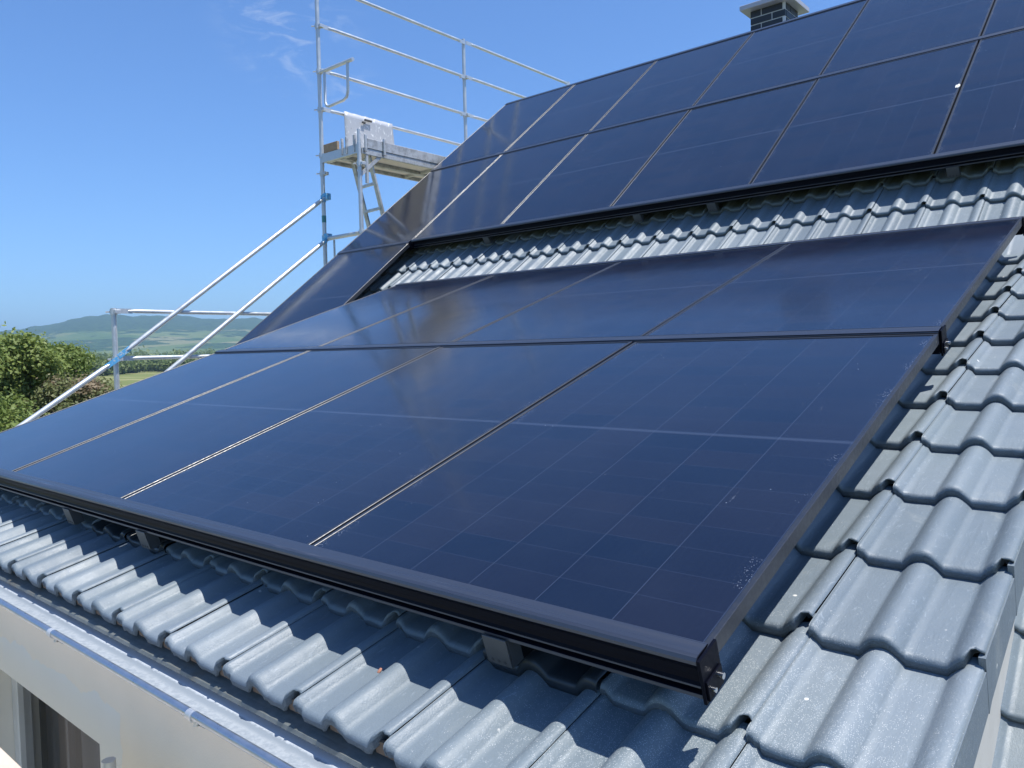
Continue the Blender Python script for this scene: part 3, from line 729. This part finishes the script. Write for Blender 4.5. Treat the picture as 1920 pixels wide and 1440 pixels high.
for j in range(len(rs) - 2):
    for k in range(na):
        a = 1 + j * na; fs.append((a + k, a + na + k, a + na + (k + 1) % na, a + (k + 1) % na))
kind(gm.add(vs, fs).build('ground', M_GROUND))
def hdir(azd): a = math.radians(azd); return -math.sin(a), math.cos(a)
def _hill(n, p):
    o = n.pos(); x, y, z = n.xyz(o)
    wob = n.noise(o, .0035, 6, .6); patch = n.noise(n.scale(o, (1, 1, 6)), .006, 3, .5)
    line = n.math('ADD', z, n.math('MULTIPLY', n.math('SUBTRACT', wob, .5), 95.0))
    forest = n.math('MAXIMUM', n.ramp(line, 76, 84), n.math('MULTIPLY', n.ramp(patch, .54, .565), n.ramp(z, 10, 20)))
    fld = n.vor(n.scale(o, (.006, .006, .02)), 1.0, 'F1', 'Color')
    fx = n.xyz(fld)
    fc = n.mix(fx[0], (.070, .125, .038), (.130, .170, .062)); fc = n.mix(n.ramp(fx[1], .7, .9), fc, (.20, .20, .10))
    hedge = n.ramp(n.noise(n.scale(o, (1, 1, 4)), .02, 4, .6), .60, .64)
    fc = n.mix(hedge, fc, (.028, .055, .022))
    can = n.noise(o, .05, 5, .7)
    fo = n.mix(n.ramp(can, .35, .65), (.018, .050, .024), (.060, .115, .042))
    p(base=n.mix(forest, fc, fo), rough=.95, spec=.05, normal=n.bump(n.math('MULTIPLY', can, forest), .9, 14.0))
M_HILL = mat('wooded_hillside', _hill)
AZ = [-20, 10, 30, 45, 52, 58.7, 63.8, 68.0, 71.0, 73.8, 78, 84, 95, 120]
EV = [.5, 1.0, 1.4, 1.7, 2.05, 2.42, 2.84, 2.78, 2.30, 1.80, 1.45, 1.2, .9, .4]
azs = np.arange(-20, 120.01, .25); rr = np.arange(1400, 4701, 60)
ev = np.interp(azs, AZ, EV); ev = np.convolve(np.pad(ev, 6, 'edge'), np.ones(13) / 13, 'valid')
hv = []
ph = RNG.uniform(0, 6.28, 12)
for r in rr:
    t = np.clip((r - 1500) / 1800, 0, 1); prof = (t ** 1.25) if r <= 3300 else 1 - .35 * ((r - 3300) / 1400) ** 1.5
    for i, a in enumerate(azs):
        pk = math.tan(math.radians(ev[i])) * 3300 + 6
        wv = sum(math.sin(a * f1 + ph[q] + r * .0011 * (q + 1)) * amp for q, (f1, amp) in enumerate(((.55, 5), (1.3, 3), (2.9, 1.8), (6.1, .9))))
        z = -6.6 + pk * prof + wv * prof
        if r > 2500: z += RNG.uniform(0, 3.2)
        x_, y_ = hdir(a); hv.append((x_ * r, y_ * r, z))
NA = len(azs)
hf = [(j * NA + i, j * NA + i + 1, (j + 1) * NA + i + 1, (j + 1) * NA + i) for j in range(len(rr) - 1) for i in range(NA - 1)]
kind(MB().add(hv, hf, True).build('hill', M_HILL))

def leafmat(name, ca, cb, cc=None):
    def fn(n, p):
        o = n.pos(); t = n.attr('tint'); f = n.noise(o, .9, 3)
        c = n.mix(t, ca, cb)
        if cc: c = n.mix(n.ramp(f, .48, .58), c, cc)
        p(base=c, rough=.55, spec=.35)
    m_ = mat(name, fn); nt = m_.node_tree
    pb = nt.nodes['Principled BSDF']; tr = nt.nodes.new('ShaderNodeBsdfTranslucent'); mx = nt.nodes.new('ShaderNodeMixShader'); mx.inputs[0].default_value = .36
    src = pb.inputs['Base Color'].links[0].from_socket; nt.links.new(src, tr.inputs[0])
    nt.links.new(pb.outputs[0], mx.inputs[1]); nt.links.new(tr.outputs[0], mx.inputs[2]); nt.links.new(mx.outputs[0], nt.nodes['Material Output'].inputs[0])
    return m_
M_LEAF = leafmat('broad_green_leaves', (.110, .165, .032), (.26, .32, .085))
M_LEAF2 = leafmat('fresh_green_leaves', (.14, .195, .036), (.29, .345, .10))
M_LEAFB = leafmat('green_leaves_with_brown_seed_heads', (.12, .15, .048), (.25, .26, .11), (.30, .23, .14))
M_FAR = leafmat('far_foliage', (.100, .150, .040), (.21, .26, .085))
M_BARK = plain('bark', (.10, .075, .05), .9, var=.3, sc=6)
def leaves(name, blobs, count, size, material, parent, mwm=None):
    """leaf quads spread through the shells of many small ellipsoid clumps"""
    B = np.array(blobs); wgt = B[:, 3] ** 2; idx = RNG.choice(len(B), count, p=wgt / wgt.sum())
    d = RNG.normal(size=(count, 3)); d /= np.linalg.norm(d, axis=1)[:, None]
    rad = B[idx, 3] * np.where(RNG.uniform(0, 1, count) < .12, RNG.uniform(1.0, 1.5, count), RNG.uniform(.6, 1.08, count))
    c = B[idx, :3] + d * rad[:, None] * np.array([1, 1, .82])
    nrm = d * .6 + RNG.normal(size=(count, 3)) * .55 + np.array([0, 0, .45]); nrm /= np.linalg.norm(nrm, axis=1)[:, None]
    a = np.cross(nrm, RNG.normal(size=(count, 3))); a /= np.linalg.norm(a, axis=1)[:, None]; b = np.cross(nrm, a)
    s = size * RNG.uniform(.6, 1.35, count)[:, None]
    V = np.stack([c - a * s, c + b * s * .55, c + a * s, c - b * s * .55], 1).reshape(-1, 3)
    F = np.arange(count * 4).reshape(-1, 4)
    me = bpy.data.meshes.new(name); me.from_pydata(V.tolist(), [], F.tolist())
    at = me.attributes.new('tint', 'FLOAT', 'POINT'); at.data.foreach_set('value', np.repeat(np.clip(RNG.uniform(0, 1, len(B))[idx] * .55 + RNG.uniform(0, 1, count) * .55 - .05, 0, 1), 4).astype(np.float32)); me.update()
    return link(name, me, material, parent, mwm)
def place(px_az, dist): x, y = hdir(px_az); return CAM[0] + x * dist, CAM[1] + y * dist
def tree(name, azd, dist, top, width, label, cat, material, nleaf, lsize, group, low=.25):
    x, y = place(azd, dist); H = top + 6
    t = thing(name, label, cat, Matrix.Translation((x, y, -6)), group)
    tb = MB(); lean = random.uniform(-.3, .3)
    tb.tube([(0, 0, 0), (lean * .2, 0, H * .2), (lean * .6, .1, H * .5), (lean, .1, H * .82)], [H * .032, H * .026, H * .017, H * .004], 9)
    blobs = []
    nb = 64
    for k in range(nb):
        f = random.random(); zz = H * (low + (1 - low) * f ** .9)
        prof = math.sin(math.pi * min(1, max(.06, (zz / H - low * .75) / (1.03 - low * .75)))) ** .6
        a = random.uniform(0, 6.283); q = width / 2 * prof * math.sqrt(random.random()) * .85
        br = width * random.uniform(.055, .155)
        bx, by, bz = q * math.cos(a), q * math.sin(a), min(zz, H - br * .75)
        blobs.append((bx, by, bz, br))
        if k % 3 == 0: tb.tube([(lean * .4, .05, bz * .55), (bx * .5, by * .5, bz * .8), (bx, by, bz)], [H * .010, H * .006, H * .002], 6)
    tb.build('trunk', M_BARK, t); leaves('crown', blobs, nleaf, lsize, material, t)
    return t
GT = 'trees beside the house'
T = [('broadleaf_tree', 75.6, 25, 1.55, 5.2, 'tall green leafy tree at the left edge of the photo', M_LEAF, 42000, .062),
     ('broadleaf_tree', 73.2, 29, 1.30, 4.6, 'bushy green tree below the left end of the hill', M_LEAF2, 40000, .066),
     ('broadleaf_tree', 71.2, 31, .95, 4.2, 'rounded green tree left of the scaffold post', M_LEAF, 34000, .068),
     ('broadleaf_tree', 74.6, 16, -.75, 3.4, 'low fresh green tree in front of the taller ones', M_LEAF2, 34000, .045),
     ('broadleaf_tree', 79.5, 21, 1.3, 5.5, 'green tree cut off by the left edge of the photo', M_LEAF, 22000, .068),
     ('flowering_bush', 69.8, 27, -.10, 4.3, 'brownish green bush with dry seed heads behind the lower tube', M_LEAFB, 36000, .055),
     ('flowering_bush', 68.0, 24, -.85, 3.6, 'smaller brownish bush behind the short scaffold post', M_LEAFB, 32000, .048),
     ('flowering_bush', 71.9, 19, -1.25, 3.2, 'low bush of brown seed heads under the sloping tube', M_LEAFB, 30000, .042),
     ('flowering_bush', 66.3, 27, -1.25, 3.8, 'dark low bush right of the short scaffold post', M_LEAF, 26000, .055)]
for a in T: tree(a[0], a[1], a[2], a[3], a[4], a[5], 'tree' if 'tree' in a[0] else 'bush', a[6], a[7], a[8], GT, .12)
# the middle distance: single trees round the field
MT = [(66.6, 370, -1.3, 13), (67.6, 350, -.4, 15), (65.7, 400, -.5, 14), (64.9, 385, -.9, 12), (64.0, 360, -.2, 15), (63.2, 410, -.6, 13), (62.3, 390, -.3, 16), (68.6, 330, .3, 15), (69.6, 300, .6, 13), (61.2, 380, -.5, 14), (60.1, 400, -.3, 15)]
names = ['pale', 'rounded', 'dark', 'broad', 'taller', 'low']
for i, (azd, d, top, wd) in enumerate(MT):
    tree('field_tree', azd, d, top, wd, 'far green tree at the edge of the field seen below the scaffold rails', 'tree', M_FAR, 1500, .75, 'trees round the far field', .1)
blobs = []
for k in range(900):
    azd = random.uniform(40, 88); d = random.uniform(620, 1350); x, y = place(azd, d); r = random.uniform(4.5, 9.5)
    blobs.append((x, y, -6 + r * random.uniform(.3, .75), r))
far = leaves('distant_wood', blobs, 42000, 1.7, M_FAR, None)
kind(far, 'stuff', 'band of far woodland on the plain below the hill', 'woodland')

# ------------------------------------------------------------------ haze
HZ = bpy.data.materials.new('haze_air'); HZ.use_nodes = True; hn = HZ.node_tree
hn.nodes.remove(hn.nodes['Principled BSDF'])
pv = hn.nodes.new('ShaderNodeVolumePrincipled'); pv.inputs['Color'].default_value = (.54, .78, 1, 1); pv.inputs['Density'].default_value = .00023; pv.inputs['Anisotropy'].default_value = .2
hn.links.new(pv.outputs[0], hn.nodes['Material Output'].inputs['Volume'])
hb = MB(); hb.box((-16000, -16000, -8), (16000, 16000, 260)); hz = hb.build('haze', HZ); kind(hz, 'stuff')
